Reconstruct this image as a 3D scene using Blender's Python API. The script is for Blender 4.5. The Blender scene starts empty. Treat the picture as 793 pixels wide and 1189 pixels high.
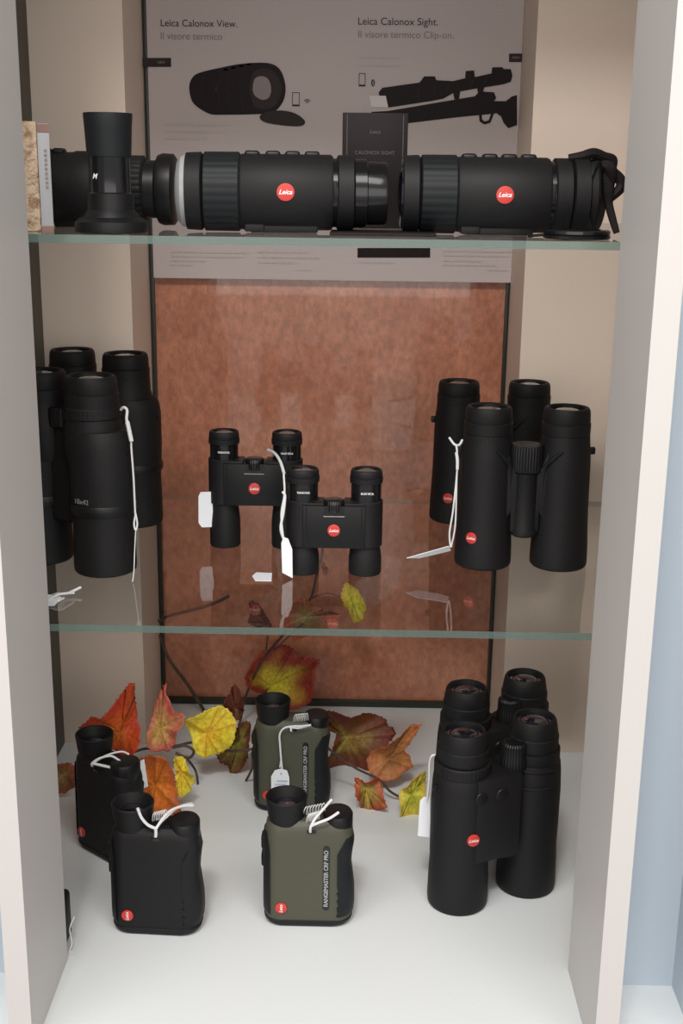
import bpy, bmesh, math, random, json
from mathutils import Matrix, Vector, noise
random.seed(7)
PI = math.pi
DATA = json.loads(r'''{"leaves":[["A",0.3,[-0.2316,0.0796],[[-0.0436,0.0124],[-0.0366,0.0172],[-0.0277,0.0267],[-0.0195,0.0221],[-0.0079,0.0334],[0.0027,0.0474],[0.0127,0.0595],[0.0181,0.0596],[0.0165,0.0386],[0.0182,0.0238],[0.0179,0.0146],[0.0236,0.0036],[0.024,-0.0077],[0.0168,-0.0209],[0.0077,-0.0285],[-0.0015,-0.026],[-0.0151,-0.0215],[-0.0178,-0.0046],[-0.0414,0.0051]],"red"],["B",0.34,[-0.1938,0.0665],[[0.0105,0.0606],[0.0068,0.0492],[0.0143,0.0324],[0.0176,0.0248],[0.0314,0.0233],[0.0302,0.0136],[0.0204,-0.0018],[0.0165,-0.0212],[0.0092,-0.0301],[-0.0085,-0.0295],[-0.0146,-0.0199],[-0.0146,-0.0064],[-0.0091,0.0128],[-0.006,0.0282],[0.0023,0.0491]],"pink"],["J",0.25,[-0.1858,0.0409],[[-0.0172,0.0338],[-0.0087,0.0394],[0.0029,0.0423],[0.016,0.0385],[0.0221,0.0201],[0.0234,0.0019],[0.0255,-0.0109],[0.0294,-0.0255],[0.0074,-0.0363],[-0.0026,-0.0365],[-0.0056,-0.0208],[-0.0146,-0.0154],[-0.0154,0.0103],[-0.0192,0.0193]],"orange"],["K",0.27,[-0.1602,0.0487],[[-0.0062,0.0208],[0.0021,0.0169],[0.0101,0.0023],[0.015,-0.0102],[0.0096,-0.0256],[0.0011,-0.0295],[-0.0048,-0.024],[-0.0049,0.002]],"yellow"],["F",0.5,[-0.0776,0.0518],[[-0.032,0.0188],[-0.0255,0.031],[-0.0131,0.0433],[0.0144,0.0533],[0.0295,0.0508],[0.0346,0.0415],[0.0495,0.0418],[0.065,0.0408],[0.0583,0.0273],[0.0573,-0.0025],[0.0498,-0.0158],[0.0348,-0.0261],[0.0246,-0.0318],[0.0195,-0.0236],[-0.0107,-0.023],[-0.0081,-0.0037],[-0.0182,0.0014],[-0.0282,0.0081]],"yellowred"],["C",0.33,[-0.1387,0.0659],[[-0.026,0.0092],[-0.0224,0.0189],[-0.0054,0.0289],[0.0149,0.0354],[0.0259,0.0284],[0.0358,0.0151],[0.0334,-0.002],[0.0253,-0.0168],[0.014,-0.0269],[-0.0019,-0.0299],[-0.0133,-0.0202],[-0.0172,-0.0055]],"yellow"],["D",0.4,[-0.1119,0.0656],[[-0.0011,0.0321],[0.0047,0.0233],[0.0093,0.008],[0.0114,-0.002],[0.0043,-0.0123],[-0.0063,-0.01],[-0.0179,0.0026],[-0.013,0.0128],[-0.007,0.0218]],"brown"],["E",0.36,[-0.1031,0.0422],[[-0.0016,0.0247],[0.0122,0.0262],[0.012,0.0025],[0.0095,-0.0176],[0.0,-0.0383],[-0.0117,-0.0468],[-0.0149,-0.0349],[-0.0253,-0.0312],[-0.031,-0.0195],[-0.0113,-0.008]],"greenbrown"],["L",0.38,[0.0214,0.0394],[[-0.0295,0.0274],[-0.0205,0.0391],[-0.0061,0.0374],[0.0047,0.0327],[0.021,0.0339],[0.0336,0.0294],[0.0482,0.0218],[0.0493,0.015],[0.0556,0.0141],[0.0593,0.0082],[0.0471,-0.0069],[0.0344,-0.0241],[0.0276,-0.047],[0.0078,-0.0538],[0.0022,-0.0458],[-0.0108,-0.0421],[-0.0234,-0.0423],[-0.0218,-0.0241],[-0.0129,-0.0003],[-0.0114,0.0068],[-0.0239,0.0076]],"brownleaf"],["M",0.33,[0.0716,0.0386],[[0.0363,0.0468],[0.0225,0.0459],[0.0158,0.0371],[0.0004,0.0242],[-0.022,0.0065],[-0.0261,-0.0031],[-0.0232,-0.0147],[-0.0108,-0.0232],[0.0068,-0.0218],[0.0276,-0.0115],[0.0238,0.0017],[0.0165,0.0093],[0.0232,0.0209],[0.0298,0.0344]],"tan"],["N",0.28,[0.0448,0.0265],[[-0.0132,0.0128],[0.0112,0.0142],[0.0167,0.0031],[0.0239,-0.0174],[0.0138,-0.0232],[0.0056,-0.0416],[-0.003,-0.0351],[-0.0076,-0.0181],[-0.0121,-0.0013]],"redgreen"],["O",0.27,[0.0953,0.0255],[[0.0147,0.0318],[0.0147,0.0066],[0.0139,-0.0231],[0.0023,-0.0292],[-0.0138,-0.0322],[-0.0117,-0.0162],[-0.0146,-0.0014],[-0.0074,0.0119],[0.0008,0.0213]],"limegreen"],["I",0.48,[-0.0898,0.152],[[-0.0127,0.0231],[-0.001,0.0188],[0.0097,0.0052],[0.0172,-0.0109],[-0.0012,-0.0138],[-0.014,-0.0045],[-0.0107,0.0094]],"brown"],["G",0.48,[-0.0318,0.1542],[[-0.0017,0.0336],[0.006,0.02],[0.0103,0.012],[0.0472,0.0059],[0.0366,-0.0047],[0.0281,-0.0121],[0.0052,-0.0262],[-0.0155,-0.0278],[-0.0199,-0.0175],[-0.0275,-0.0105],[-0.0253,0.0091],[-0.0135,0.0219]],"brownred"],["H",0.48,[0.0259,0.1746],[[-0.0089,0.0258],[0.0083,0.0155],[0.0175,-0.0014],[0.0135,-0.0245],[0.0026,-0.0292],[-0.0041,-0.0132],[-0.0151,0.0071]],"limegreen"],["Q",0.49,[-0.0089,0.2145],[[-0.0035,0.0112],[0.0042,0.0034],[0.0054,-0.0022],[0.0012,-0.009],[-0.0043,-0.0001]],"brown"],["P",0.29,[-0.2975,0.0301],[[-0.0127,0.0179],[0.0066,0.0172],[0.0161,0.011],[0.015,-0.0126],[0.0009,-0.0225],[-0.0147,-0.0218]],"brownred"]],"stems":[["s1",0.0022,[[-0.1315,0.52,0.1656],[-0.1493,0.52,0.156],[-0.1693,0.52,0.1486],[-0.1915,0.52,0.1423],[-0.2116,0.52,0.1361],[-0.2229,0.52,0.1288]]],["s1b",0.0022,[[-0.2212,0.52,0.1099],[-0.2109,0.52,0.0779],[-0.187,0.52,0.0422],[-0.1629,0.52,-0.0001]]],["s2",0.0016,[[-0.1353,0.49,-0.0367],[-0.117,0.49,0.0026],[-0.11,0.49,0.0364],[-0.0921,0.49,0.0807],[-0.0745,0.49,0.108],[-0.0614,0.49,0.1245],[-0.043,0.49,0.1503],[-0.0258,0.49,0.1758],[-0.0196,0.49,0.2031],[-0.0123,0.49,0.2346],[-0.0105,0.49,0.2702]]],["s3",0.0011,[[-0.0256,0.485,0.1764],[-0.0085,0.485,0.1835],[0.0087,0.485,0.1804],[0.0259,0.485,0.1762]]],["s4",0.0011,[[-0.0784,0.47,0.132],[-0.0806,0.47,0.1136]]],["s4b",0.0011,[[-0.0345,0.47,0.1488],[-0.058,0.47,0.1255],[-0.0709,0.47,0.1114]]],["s5",0.0014,[[-0.0285,0.3,0.0836],[-0.014,0.3,0.0818],[-0.0013,0.3,0.0672],[0.0153,0.3,0.0527],[0.0349,0.3,0.0392],[0.0595,0.3,0.0268],[0.0715,0.3,0.013],[0.0824,0.3,0.0057]]],["s6",0.0016,[[-0.2319,0.345,0.0294],[-0.2165,0.345,0.0363],[-0.1963,0.345,0.0389],[-0.1761,0.345,0.0415],[-0.1589,0.345,0.0462],[-0.1448,0.345,0.0465]]],["s7",0.0016,[[-0.1739,0.3,0.0617],[-0.1593,0.3,0.0641],[-0.1497,0.3,0.0579],[-0.1557,0.3,0.0492],[-0.1702,0.3,0.0554]]],["s8",0.0016,[[-0.1442,0.34,0.049],[-0.1183,0.34,0.0385],[-0.0802,0.34,0.0437],[-0.0303,0.34,0.0643]]]],"scope":[[-0.1738,0.7826],[-0.1694,0.7932],[-0.1595,0.7986],[-0.1357,0.8041],[-0.1133,0.8083],[-0.0882,0.8099],[-0.0742,0.8075],[-0.0659,0.7997],[-0.0614,0.7852],[-0.0625,0.7719],[-0.0673,0.7626],[-0.0743,0.7563],[-0.0856,0.7535],[-0.1364,0.7518],[-0.1504,0.7527],[-0.1644,0.7601],[-0.1713,0.768]],"scope_lens":[[-0.0995,0.7821],[-0.0975,0.7914],[-0.0916,0.7949],[-0.084,0.7939],[-0.0793,0.7877],[-0.0782,0.7784],[-0.0813,0.7712],[-0.0883,0.769],[-0.0954,0.7721],[-0.0987,0.7763]],"scope_ring":[[-0.1029,0.7821],[-0.0994,0.798],[-0.0896,0.8034],[-0.0756,0.8009],[-0.0673,0.7878],[-0.0673,0.7745],[-0.0743,0.7625],[-0.0856,0.7583],[-0.0968,0.7609],[-0.101,0.7688]],"scope_cap":[[-0.0912,0.7516],[-0.08,0.7563],[-0.0631,0.7573],[-0.049,0.754],[-0.0391,0.7468],[-0.0405,0.7415],[-0.0518,0.74],[-0.0744,0.7419],[-0.0885,0.7454]],"rifle":[[0.039,0.7572],[0.0587,0.7585],[0.134,0.7716],[0.159,0.7759],[0.1643,0.7813],[0.1811,0.7807],[0.1842,0.7743],[0.1816,0.7709],[0.1955,0.771],[0.2023,0.7764],[0.2081,0.7778],[0.2098,0.7445],[0.1998,0.7409],[0.1939,0.747],[0.1908,0.7536],[0.185,0.7576],[0.1822,0.7568],[0.1599,0.7546],[0.1403,0.7525],[0.0843,0.7454],[0.0787,0.7443],[0.0391,0.7532]],"rifle_guard":[[0.1649,0.7555],[0.1658,0.748],[0.1715,0.7448],[0.1785,0.7468],[0.1822,0.7568],[0.1789,0.7567],[0.1764,0.7495],[0.1714,0.7481],[0.1685,0.7507],[0.1682,0.7555]],"sight":[[0.047,0.7786],[0.0511,0.7839],[0.0664,0.7862],[0.0942,0.7902],[0.0996,0.7971],[0.1121,0.7973],[0.1137,0.7931],[0.1332,0.7923],[0.147,0.7956],[0.1473,0.8035],[0.1572,0.8041],[0.1581,0.797],[0.1774,0.8012],[0.1777,0.8078],[0.1896,0.8082],[0.1911,0.8061],[0.1994,0.8062],[0.2017,0.7989],[0.2001,0.7923],[0.1919,0.7895],[0.1697,0.7858],[0.1673,0.7773],[0.1631,0.7773],[0.1614,0.7847],[0.142,0.781],[0.1409,0.7722],[0.1354,0.7722],[0.1337,0.7791],[0.1227,0.7728],[0.1088,0.77],[0.0586,0.7622],[0.0543,0.7654],[0.0485,0.7733]],"sight_lens":[[0.0359,0.775],[0.0555,0.7752],[0.0586,0.7622],[0.0389,0.7625]],"bar":[[0.0253,0.6012],[0.1128,0.6024],[0.1131,0.5912],[0.0255,0.59]],"lab1":[[-0.2283,0.8135],[-0.1941,0.8139],[-0.1943,0.804],[-0.2286,0.8036]],"lab2":[[0.1966,0.8231],[0.2125,0.8233],[0.213,0.8139],[0.197,0.8137]],"t1":[-0.2051,0.8513,0.0879],"t2":[-0.2055,0.8373,0.0711],"t3":[0.0221,0.8557,0.0914],"t4":[0.0224,0.8417,0.1096],"lines":[[[-0.202,0.7401],[-0.1265,0.741]],[[-0.2022,0.7323],[-0.1368,0.7331]],[[-0.2024,0.7245],[-0.1553,0.7251]],[[0.0238,0.8164],[0.0689,0.817]],[[0.0239,0.8079],[0.0731,0.8085]],[[-0.1994,0.5936],[-0.1052,0.5949]],[[-0.1996,0.5885],[-0.1094,0.5897]],[[-0.1997,0.5833],[-0.1577,0.5839]],[[-0.2019,0.5781],[-0.1735,0.5785]],[[-0.0948,0.595],[-0.0321,0.5959]],[[-0.0948,0.5889],[-0.0195,0.5899]],[[-0.0948,0.5827],[-0.0477,0.5833]],[[-0.0477,0.5741],[-0.0298,0.5743]],[[0.1285,0.5991],[0.2127,0.6002]],[[0.1287,0.594],[0.2078,0.595]],[[0.1289,0.5878],[0.1769,0.5885]],[[0.1291,0.5827],[0.1927,0.5836]],[[0.1826,0.5773],[0.2107,0.5777]],[[0.0287,0.5844],[0.0705,0.585]]],"phone1":[[-0.0533,0.7776],[-0.0452,0.7777],[-0.0452,0.7623],[-0.0533,0.7622]],"phone2":[[0.0241,0.7994],[0.0311,0.7995],[0.0314,0.7852],[0.0243,0.7852]],"wifi":[-0.0361,0.7682],"bt":[0.0404,0.7892]}''')
scn = bpy.context.scene
col = scn.collection
# ------------------------------------------------------------------ materials
def mat(name, base, rough=.5, metal=0., spec=.5, coat=0., bump=None, noise_=None, emit=None):
    m = bpy.data.materials.new(name); m.use_nodes = True
    nt = m.node_tree; b = nt.nodes['Principled BSDF']
    b.inputs['Base Color'].default_value = (*base, 1)
    b.inputs['Roughness'].default_value = rough
    b.inputs['Metallic'].default_value = metal
    b.inputs['Specular IOR Level'].default_value = spec
    b.inputs['Coat Weight'].default_value = coat
    b.inputs['Coat Roughness'].default_value = .08
    tc = nt.nodes.new('ShaderNodeTexCoord')
    if noise_:
        sc, c2, lo, hi = noise_
        n = nt.nodes.new('ShaderNodeTexNoise'); n.inputs['Scale'].default_value = sc; n.inputs['Detail'].default_value = 6
        r = nt.nodes.new('ShaderNodeValToRGB')
        r.color_ramp.elements[0].position = lo; r.color_ramp.elements[1].position = hi
        r.color_ramp.elements[0].color = (*base, 1); r.color_ramp.elements[1].color = (*c2, 1)
        nt.links.new(tc.outputs['Object'], n.inputs['Vector']); nt.links.new(n.outputs['Fac'], r.inputs['Fac'])
        nt.links.new(r.outputs['Color'], b.inputs['Base Color'])
    if bump:
        sc, st, d = bump
        n = nt.nodes.new('ShaderNodeTexNoise'); n.inputs['Scale'].default_value = sc; n.inputs['Detail'].default_value = 3
        bp = nt.nodes.new('ShaderNodeBump'); bp.inputs['Strength'].default_value = st; bp.inputs['Distance'].default_value = d
        nt.links.new(tc.outputs['Object'], n.inputs['Vector']); nt.links.new(n.outputs['Fac'], bp.inputs['Height'])
        nt.links.new(bp.outputs['Normal'], b.inputs['Normal'])
    return m
M = {}
M['jamb'] = mat('white_laminate', (.53, .512, .50), .5, spec=.3, noise_=(3, (.545, .527, .515), .3, .7))
M['column'] = mat('warm_white_paint', (.68, .57, .485), .6, noise_=(4, (.70, .59, .505), .3, .7))
M['floor'] = mat('white_board', (.67, .70, .715), .38, noise_=(5, (.685, .715, .73), .3, .7))
M['bay'] = mat('pale_blue_paint', (.46, .53, .60), .6)
M['strip'] = mat('dark_profile', (.045, .04, .028), .45)
M['frame'] = mat('black_green_frame', (.022, .024, .018), .35)
M['rubber'] = mat('black_rubber', (.0078, .0076, .0082), .58, spec=.26, bump=(900, .25, .0004))
M['plastic'] = mat('black_plastic', (.0065, .0065, .0072), .42, spec=.28)
M['gloss'] = mat('black_gloss', (.007, .007, .008), .16)
M['bluerubber'] = mat('blue_black_rubber', (.0075, .0092, .0108), .55, spec=.25)
M['olive'] = mat('olive_lacquer', (.062, .062, .043), .5, spec=.35, bump=(700, .15, .0003))
M['lens'] = mat('coated_lens', (.006, .006, .012), .04, spec=1.0, coat=1)
M['lensgrey'] = mat('grey_window', (.30, .31, .32), .25)
M['red'] = mat('red_enamel', (.52, .035, .028), .4)
M['white'] = mat('white_print', (.75, .75, .75), .5)
M['greyprint'] = mat('grey_print', (.30, .29, .28), .6)
M['tag'] = mat('white_card', (.70, .72, .76), .6)
M['tagink'] = mat('blue_ink', (.35, .42, .55), .6)
M['string'] = mat('white_thread', (.66, .67, .68), .8, bump=(2000, .8, .0004))
M['clear'] = mat('milky_thread', (.60, .61, .60), .25)
M['paper'] = mat('poster_paper', (.47, .405, .395), .38, spec=.3, noise_=(2.5, (.50, .43, .42), .3, .7))
M['ink'] = mat('poster_black', (.012, .007, .007), .5, spec=.15)
M['ink2'] = mat('poster_dark_grey', (.030, .021, .021), .5, spec=.15)
M['ink3'] = mat('poster_mid_grey', (.22, .18, .175), .5)
M['ink4'] = mat('poster_light_grey', (.44, .385, .375), .5)
M['ink5'] = mat('poster_pale_lens', (.55, .50, .49), .3)
M['box'] = mat('black_card', (.011, .0075, .008), .6, spec=.2)
M['boxink'] = mat('grey_foil', (.075, .068, .07), .4)
M['wrap'] = mat('cream_embossed_wrap', (.62, .46, .32), .55, noise_=(90, (.36, .22, .13), .50, .60), bump=(130, 1.0, .008))
M['wrap2'] = mat('grey_label', (.36, .36, .38), .5)
M['wrap3'] = mat('brown_label', (.22, .12, .09), .5)
M['stem'] = mat('brown_stem', (.085, .055, .042), .7, noise_=(60, (.05, .03, .022), .4, .6))
# copper sheet
m = mat('copper_sheet', (.40, .165, .105), .42, spec=.6, coat=.55); M['copper'] = m
nt = m.node_tree; b = nt.nodes['Principled BSDF']; tc = nt.nodes.new('ShaderNodeTexCoord')
b.inputs['Coat Roughness'].default_value = .03; b.inputs['Coat Weight'].default_value = 1; b.inputs['Coat IOR'].default_value = 1.45
mp = nt.nodes.new('ShaderNodeMapping'); mp.inputs['Scale'].default_value = (1, 1, .7)
n1 = nt.nodes.new('ShaderNodeTexNoise'); n1.inputs['Scale'].default_value = 9; n1.inputs['Detail'].default_value = 9; n1.inputs['Roughness'].default_value = .65
n2 = nt.nodes.new('ShaderNodeTexNoise'); n2.inputs['Scale'].default_value = 160; n2.inputs['Detail'].default_value = 5
r = nt.nodes.new('ShaderNodeValToRGB'); e = r.color_ramp.elements
e[0].position = .3; e[0].color = (.37, .115, .055, 1); e[1].position = .72; e[1].color = (.55, .235, .14, 1)
r2 = nt.nodes.new('ShaderNodeValToRGB'); r2.color_ramp.elements[0].position = .35; r2.color_ramp.elements[0].color = (.72, .70, .68, 1); r2.color_ramp.elements[1].position = .7; r2.color_ramp.elements[1].color = (1.15, 1.15, 1.15, 1)
mx = nt.nodes.new('ShaderNodeMix'); mx.data_type = 'RGBA'; mx.blend_type = 'MULTIPLY'; mx.inputs[0].default_value = .8
nt.links.new(tc.outputs['Object'], mp.inputs['Vector']); nt.links.new(mp.outputs[0], n1.inputs['Vector']); nt.links.new(mp.outputs[0], n2.inputs['Vector'])
nt.links.new(n1.outputs['Fac'], r.inputs['Fac']); nt.links.new(n2.outputs['Fac'], r2.inputs['Fac'])
nt.links.new(r.outputs['Color'], mx.inputs[6]); nt.links.new(r2.outputs['Color'], mx.inputs[7]); nt.links.new(mx.outputs[2], b.inputs['Base Color'])
bp = nt.nodes.new('ShaderNodeBump'); bp.inputs['Strength'].default_value = .35; bp.inputs['Distance'].default_value = .002
nt.links.new(n2.outputs['Fac'], bp.inputs['Height']); nt.links.new(bp.outputs['Normal'], b.inputs['Normal'])
# clear glass sheet: transparent with a Fresnel gloss
def glass(name, tint, ior):
    m = bpy.data.materials.new(name); m.use_nodes = True; nt = m.node_tree
    nt.nodes.remove(nt.nodes['Principled BSDF']); out = nt.nodes['Material Output']
    t = nt.nodes.new('ShaderNodeBsdfTransparent'); t.inputs[0].default_value = (*tint, 1)
    g = nt.nodes.new('ShaderNodeBsdfGlossy'); g.inputs['Roughness'].default_value = .02
    f = nt.nodes.new('ShaderNodeFresnel'); f.inputs['IOR'].default_value = ior
    geo = nt.nodes.new('ShaderNodeNewGeometry')
    inv = nt.nodes.new('ShaderNodeMath'); inv.operation = 'SUBTRACT'; inv.inputs[0].default_value = 1
    mul = nt.nodes.new('ShaderNodeMath'); mul.operation = 'MULTIPLY'
    nt.links.new(geo.outputs['Backfacing'], inv.inputs[1]); nt.links.new(inv.outputs[0], mul.inputs[0]); nt.links.new(f.outputs[0], mul.inputs[1])
    mx = nt.nodes.new('ShaderNodeMixShader')
    nt.links.new(mul.outputs[0], mx.inputs[0]); nt.links.new(t.outputs[0], mx.inputs[1]); nt.links.new(g.outputs[0], mx.inputs[2])
    nt.links.new(mx.outputs[0], out.inputs['Surface'])
    return m
M['glass'] = glass('clear_shelf_glass', (.965, .975, .97), 1.62)
m = bpy.data.materials.new('green_glass_edge'); m.use_nodes = True; M['glassedge'] = m; nt = m.node_tree
b = nt.nodes['Principled BSDF']; b.inputs['Base Color'].default_value = (.10, .155, .14, 1); b.inputs['Roughness'].default_value = .12
t = nt.nodes.new('ShaderNodeBsdfTransparent'); t.inputs[0].default_value = (.62, .76, .71, 1); mx = nt.nodes.new('ShaderNodeMixShader'); mx.inputs[0].default_value = .6
nt.links.new(t.outputs[0], mx.inputs[1]); nt.links.new(b.outputs[0], mx.inputs[2]); nt.links.new(mx.outputs[0], nt.nodes['Material Output'].inputs['Surface'])
m = M['glassedge'].copy(); M['glassback'] = m; m.name = 'glass_rear_edge'; m.node_tree.nodes['Mix Shader'].inputs[0].default_value = .18; m.node_tree.nodes['Transparent BSDF'].inputs[0].default_value = (.86, .92, .90, 1)
# leaf: vertex colour
m = mat('silk_leaf', (.5, .2, .05), .55, spec=.35, bump=(260, .5, .0012)); M['leaf'] = m; nt = m.node_tree
vc = nt.nodes.new('ShaderNodeVertexColor'); vc.layer_name = 'leafcol'
tcx = nt.nodes.new('ShaderNodeTexCoord'); nn = nt.nodes.new('ShaderNodeTexNoise'); nn.inputs['Scale'].default_value = 220; nn.inputs['Detail'].default_value = 4
rr = nt.nodes.new('ShaderNodeValToRGB'); rr.color_ramp.elements[0].position = .35; rr.color_ramp.elements[0].color = (.68, .62, .6, 1); rr.color_ramp.elements[1].position = .65; rr.color_ramp.elements[1].color = (1.12, 1.12, 1.1, 1)
mx = nt.nodes.new('ShaderNodeMix'); mx.data_type = 'RGBA'; mx.blend_type = 'MULTIPLY'; mx.inputs[0].default_value = .8
nt.links.new(tcx.outputs['Object'], nn.inputs['Vector']); nt.links.new(nn.outputs['Fac'], rr.inputs['Fac'])
nt.links.new(vc.outputs['Color'], mx.inputs[6]); nt.links.new(rr.outputs['Color'], mx.inputs[7]); nt.links.new(mx.outputs[2], nt.nodes['Principled BSDF'].inputs['Base Color'])

# ------------------------------------------------------------------ mesh builder
class MB:
    def __init__(s): s.bm = bmesh.new(); s.mi = 0
    def _faces(s, vs, faces, smooth=True):
        V = [s.bm.verts.new(v) for v in vs]
        for f in faces:
            try:
                F = s.bm.faces.new([V[i] for i in f]); F.smooth = smooth; F.material_index = s.mi
            except ValueError: pass
        return V
    def lathe(s, prof, M4=Matrix(), seg=48, ribs=0, amp=0, closed=True):
        vs = []; fs = []; n = len(prof)
        for (r, z) in prof:
            for k in range(seg):
                a = 2*PI*k/seg
                rr = r
                if ribs and r > 1e-6: rr = r - amp*(.5+.5*math.cos(a*ribs))**3
                vs.append(M4 @ Vector((max(rr, 1e-6)*math.cos(a), max(rr, 1e-6)*math.sin(a), z)))
        for i in range(n-1):
            for k in range(seg):
                k2 = (k+1) % seg
                fs.append((i*seg+k, i*seg+k2, (i+1)*seg+k2, (i+1)*seg+k))
        if closed:
            fs.append(tuple(reversed(range(seg)))); fs.append(tuple(range((n-1)*seg, n*seg)))
        s._faces(vs, fs)
        return s
    def box(s, c, d, rot=Matrix(), bev=0., seg=2):
        b = bmesh.new(); bmesh.ops.create_cube(b, size=1)
        for v in b.verts: v.co = Vector((v.co.x*d[0], v.co.y*d[1], v.co.z*d[2]))
        if bev: bmesh.ops.bevel(b, geom=list(b.edges), offset=bev, segments=seg, profile=.5, affect='EDGES')
        T = Matrix.Translation(c) @ rot.to_4x4()
        b.verts.ensure_lookup_table()
        s._faces([T @ v.co for v in b.verts], [[v.index for v in f.verts] for f in b.faces], smooth=False); b.free()
        return s
    def prism(s, pts, y0, y1, M4=Matrix(), bev=0., smooth=False):
        b = bmesh.new(); V = [b.verts.new((x, y0, z)) for x, z in pts]; f = b.faces.new(V)
        r = bmesh.ops.extrude_face_region(b, geom=[f])
        for v in [g for g in r['geom'] if isinstance(g, bmesh.types.BMVert)]: v.co.y = y1
        bmesh.ops.recalc_face_normals(b, faces=b.faces)
        if bev: bmesh.ops.bevel(b, geom=list(b.edges), offset=bev, segments=2, profile=.5, affect='EDGES')
        big = [f for f in b.faces if len(f.verts) > 4]
        bmesh.ops.triangulate(b, faces=big)
        b.verts.index_update()
        s._faces([M4 @ v.co for v in b.verts], [[v.index for v in f.verts] for f in b.faces], smooth); b.free()
        return s
    def tube(s, pts, r, seg=8, flat=1., cap=True):
        P = [Vector(p) for p in pts]
        # Catmull-Rom densify
        Q = []; R_ = []
        rad = r if isinstance(r, (list, tuple)) else [r]*len(P)
        for i in range(len(P)-1):
            p0 = P[max(i-1, 0)]; p1 = P[i]; p2 = P[i+1]; p3 = P[min(i+2, len(P)-1)]
            for k in range(5):
                t = k/5
                Q.append(.5*((2*p1)+(-p0+p2)*t+(2*p0-5*p1+4*p2-p3)*t*t+(-p0+3*p1-3*p2+p3)*t**3)); R_.append(rad[i]*(1-t)+rad[i+1]*t)
        Q.append(P[-1]); R_.append(rad[-1])
        vs = []; fs = []; up = Vector((.13, 1, .21)).normalized()
        for i, q in enumerate(Q):
            d = (Q[min(i+1, len(Q)-1)]-Q[max(i-1, 0)])
            d = d.normalized() if d.length > 1e-9 else Vector((0, 0, 1))
            a = d.cross(up)
            a = a.normalized() if a.length > 1e-3 else d.orthogonal().normalized()
            c = d.cross(a).normalized()
            for k in range(seg):
                t = 2*PI*k/seg; vs.append(q+(a*math.cos(t)+c*math.sin(t)*flat)*R_[i])
        for i in range(len(Q)-1):
            for k in range(seg):
                k2 = (k+1) % seg; fs.append((i*seg+k, i*seg+k2, (i+1)*seg+k2, (i+1)*seg+k))
        if cap: fs.append(tuple(reversed(range(seg)))); fs.append(tuple(range((len(Q)-1)*seg, len(Q)*seg)))
        s._faces(vs, fs)
        return s
    def grid(s, rows, closed=False):
        n = len(rows[0]); vs = [v for r in rows for v in r]; fs = []
        for i in range(len(rows)-1):
            for k in range(n if closed else n-1):
                k2 = (k+1) % n; fs.append((i*n+k, i*n+k2, (i+1)*n+k2, (i+1)*n+k))
        return s._faces(vs, fs)
    def build(s, name, m, parent=None, fixn=True, angle=35):
        if fixn: bmesh.ops.recalc_face_normals(s.bm, faces=s.bm.faces)
        me = bpy.data.meshes.new(name); s.bm.to_mesh(me); s.bm.free()
        for x in (m if isinstance(m, (list, tuple)) else [m]): me.materials.append(x)
        o = bpy.data.objects.new(name, me); col.objects.link(o)
        try: me.set_sharp_from_angle(angle=math.radians(angle))
        except Exception: pass
        if parent: o.parent = parent
        return o
def empty(name, label, cat, loc=(0, 0, 0), rotz=0, group=None, rot=None):
    o = bpy.data.objects.new(name, None); o.empty_display_size = .02; col.objects.link(o)
    o.location = loc; o.rotation_euler = rot if rot else (0, 0, rotz)
    o['label'] = label; o['category'] = cat
    if group: o['group'] = group
    return o
def tag(o, label, cat, group=None):
    o['label'] = label; o['category'] = cat
    if group: o['group'] = group
    return o
def structure(o): o['kind'] = 'structure'; return o
def Tz(v): return Matrix.Translation(v)
def RX(a): return Matrix.Rotation(a, 4, 'X')
def RY(a): return Matrix.Rotation(a, 4, 'Y')
def RZ(a): return Matrix.Rotation(a, 4, 'Z')
def letters(text, width, M4, m, parent, name='lettering', depth=.0002, shear=0., bold=0.):
    """text lying in local XY (reads along +X, up +Y), then placed by M4"""
    cu = bpy.data.curves.new('t', 'FONT'); cu.body = text; cu.size = 1; cu.extrude = 0; cu.align_x = 'CENTER'; cu.align_y = 'CENTER'; cu.shear = shear; cu.offset = bold
    ob = bpy.data.objects.new('t', cu); col.objects.link(ob)
    bpy.context.view_layer.update()
    me = bpy.data.meshes.new_from_object(ob.evaluated_get(bpy.context.evaluated_depsgraph_get()))
    bpy.data.objects.remove(ob); bpy.data.curves.remove(cu)
    xs = [v.co.x for v in me.vertices]; w = max(xs)-min(xs); cx = (max(xs)+min(xs))/2; k = width/w
    for v in me.vertices: v.co = M4 @ Vector(((v.co.x-cx)*k, v.co.y*k, depth))
    me.name = name; me.materials.clear(); me.materials.append(m)
    o = bpy.data.objects.new(name, me); col.objects.link(o); o.parent = parent
    return o
FRONT = RX(PI/2)          # text plane XY -> faces -Y, up = +Z
def logo(parent, p, r, face=0., roll=0., tilt=0.):
    """red disc facing -Y turned by face about Z"""
    M4 = Tz(p) @ RZ(face) @ FRONT @ RZ(roll)
    mb = MB(); mb.lathe([(r*.98, -.0012), (r, 0), (r*.985, .0004), (r*.9, .0006)], M4, 32)
    d = mb.build('logo_disc', M['red'], parent); d['label'] = 'round red badge'
    letters('Leica', r*1.5, M4 @ Tz((0, 0, .0006)), M['white'], d, shear=.35, bold=.02)
    return d

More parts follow.
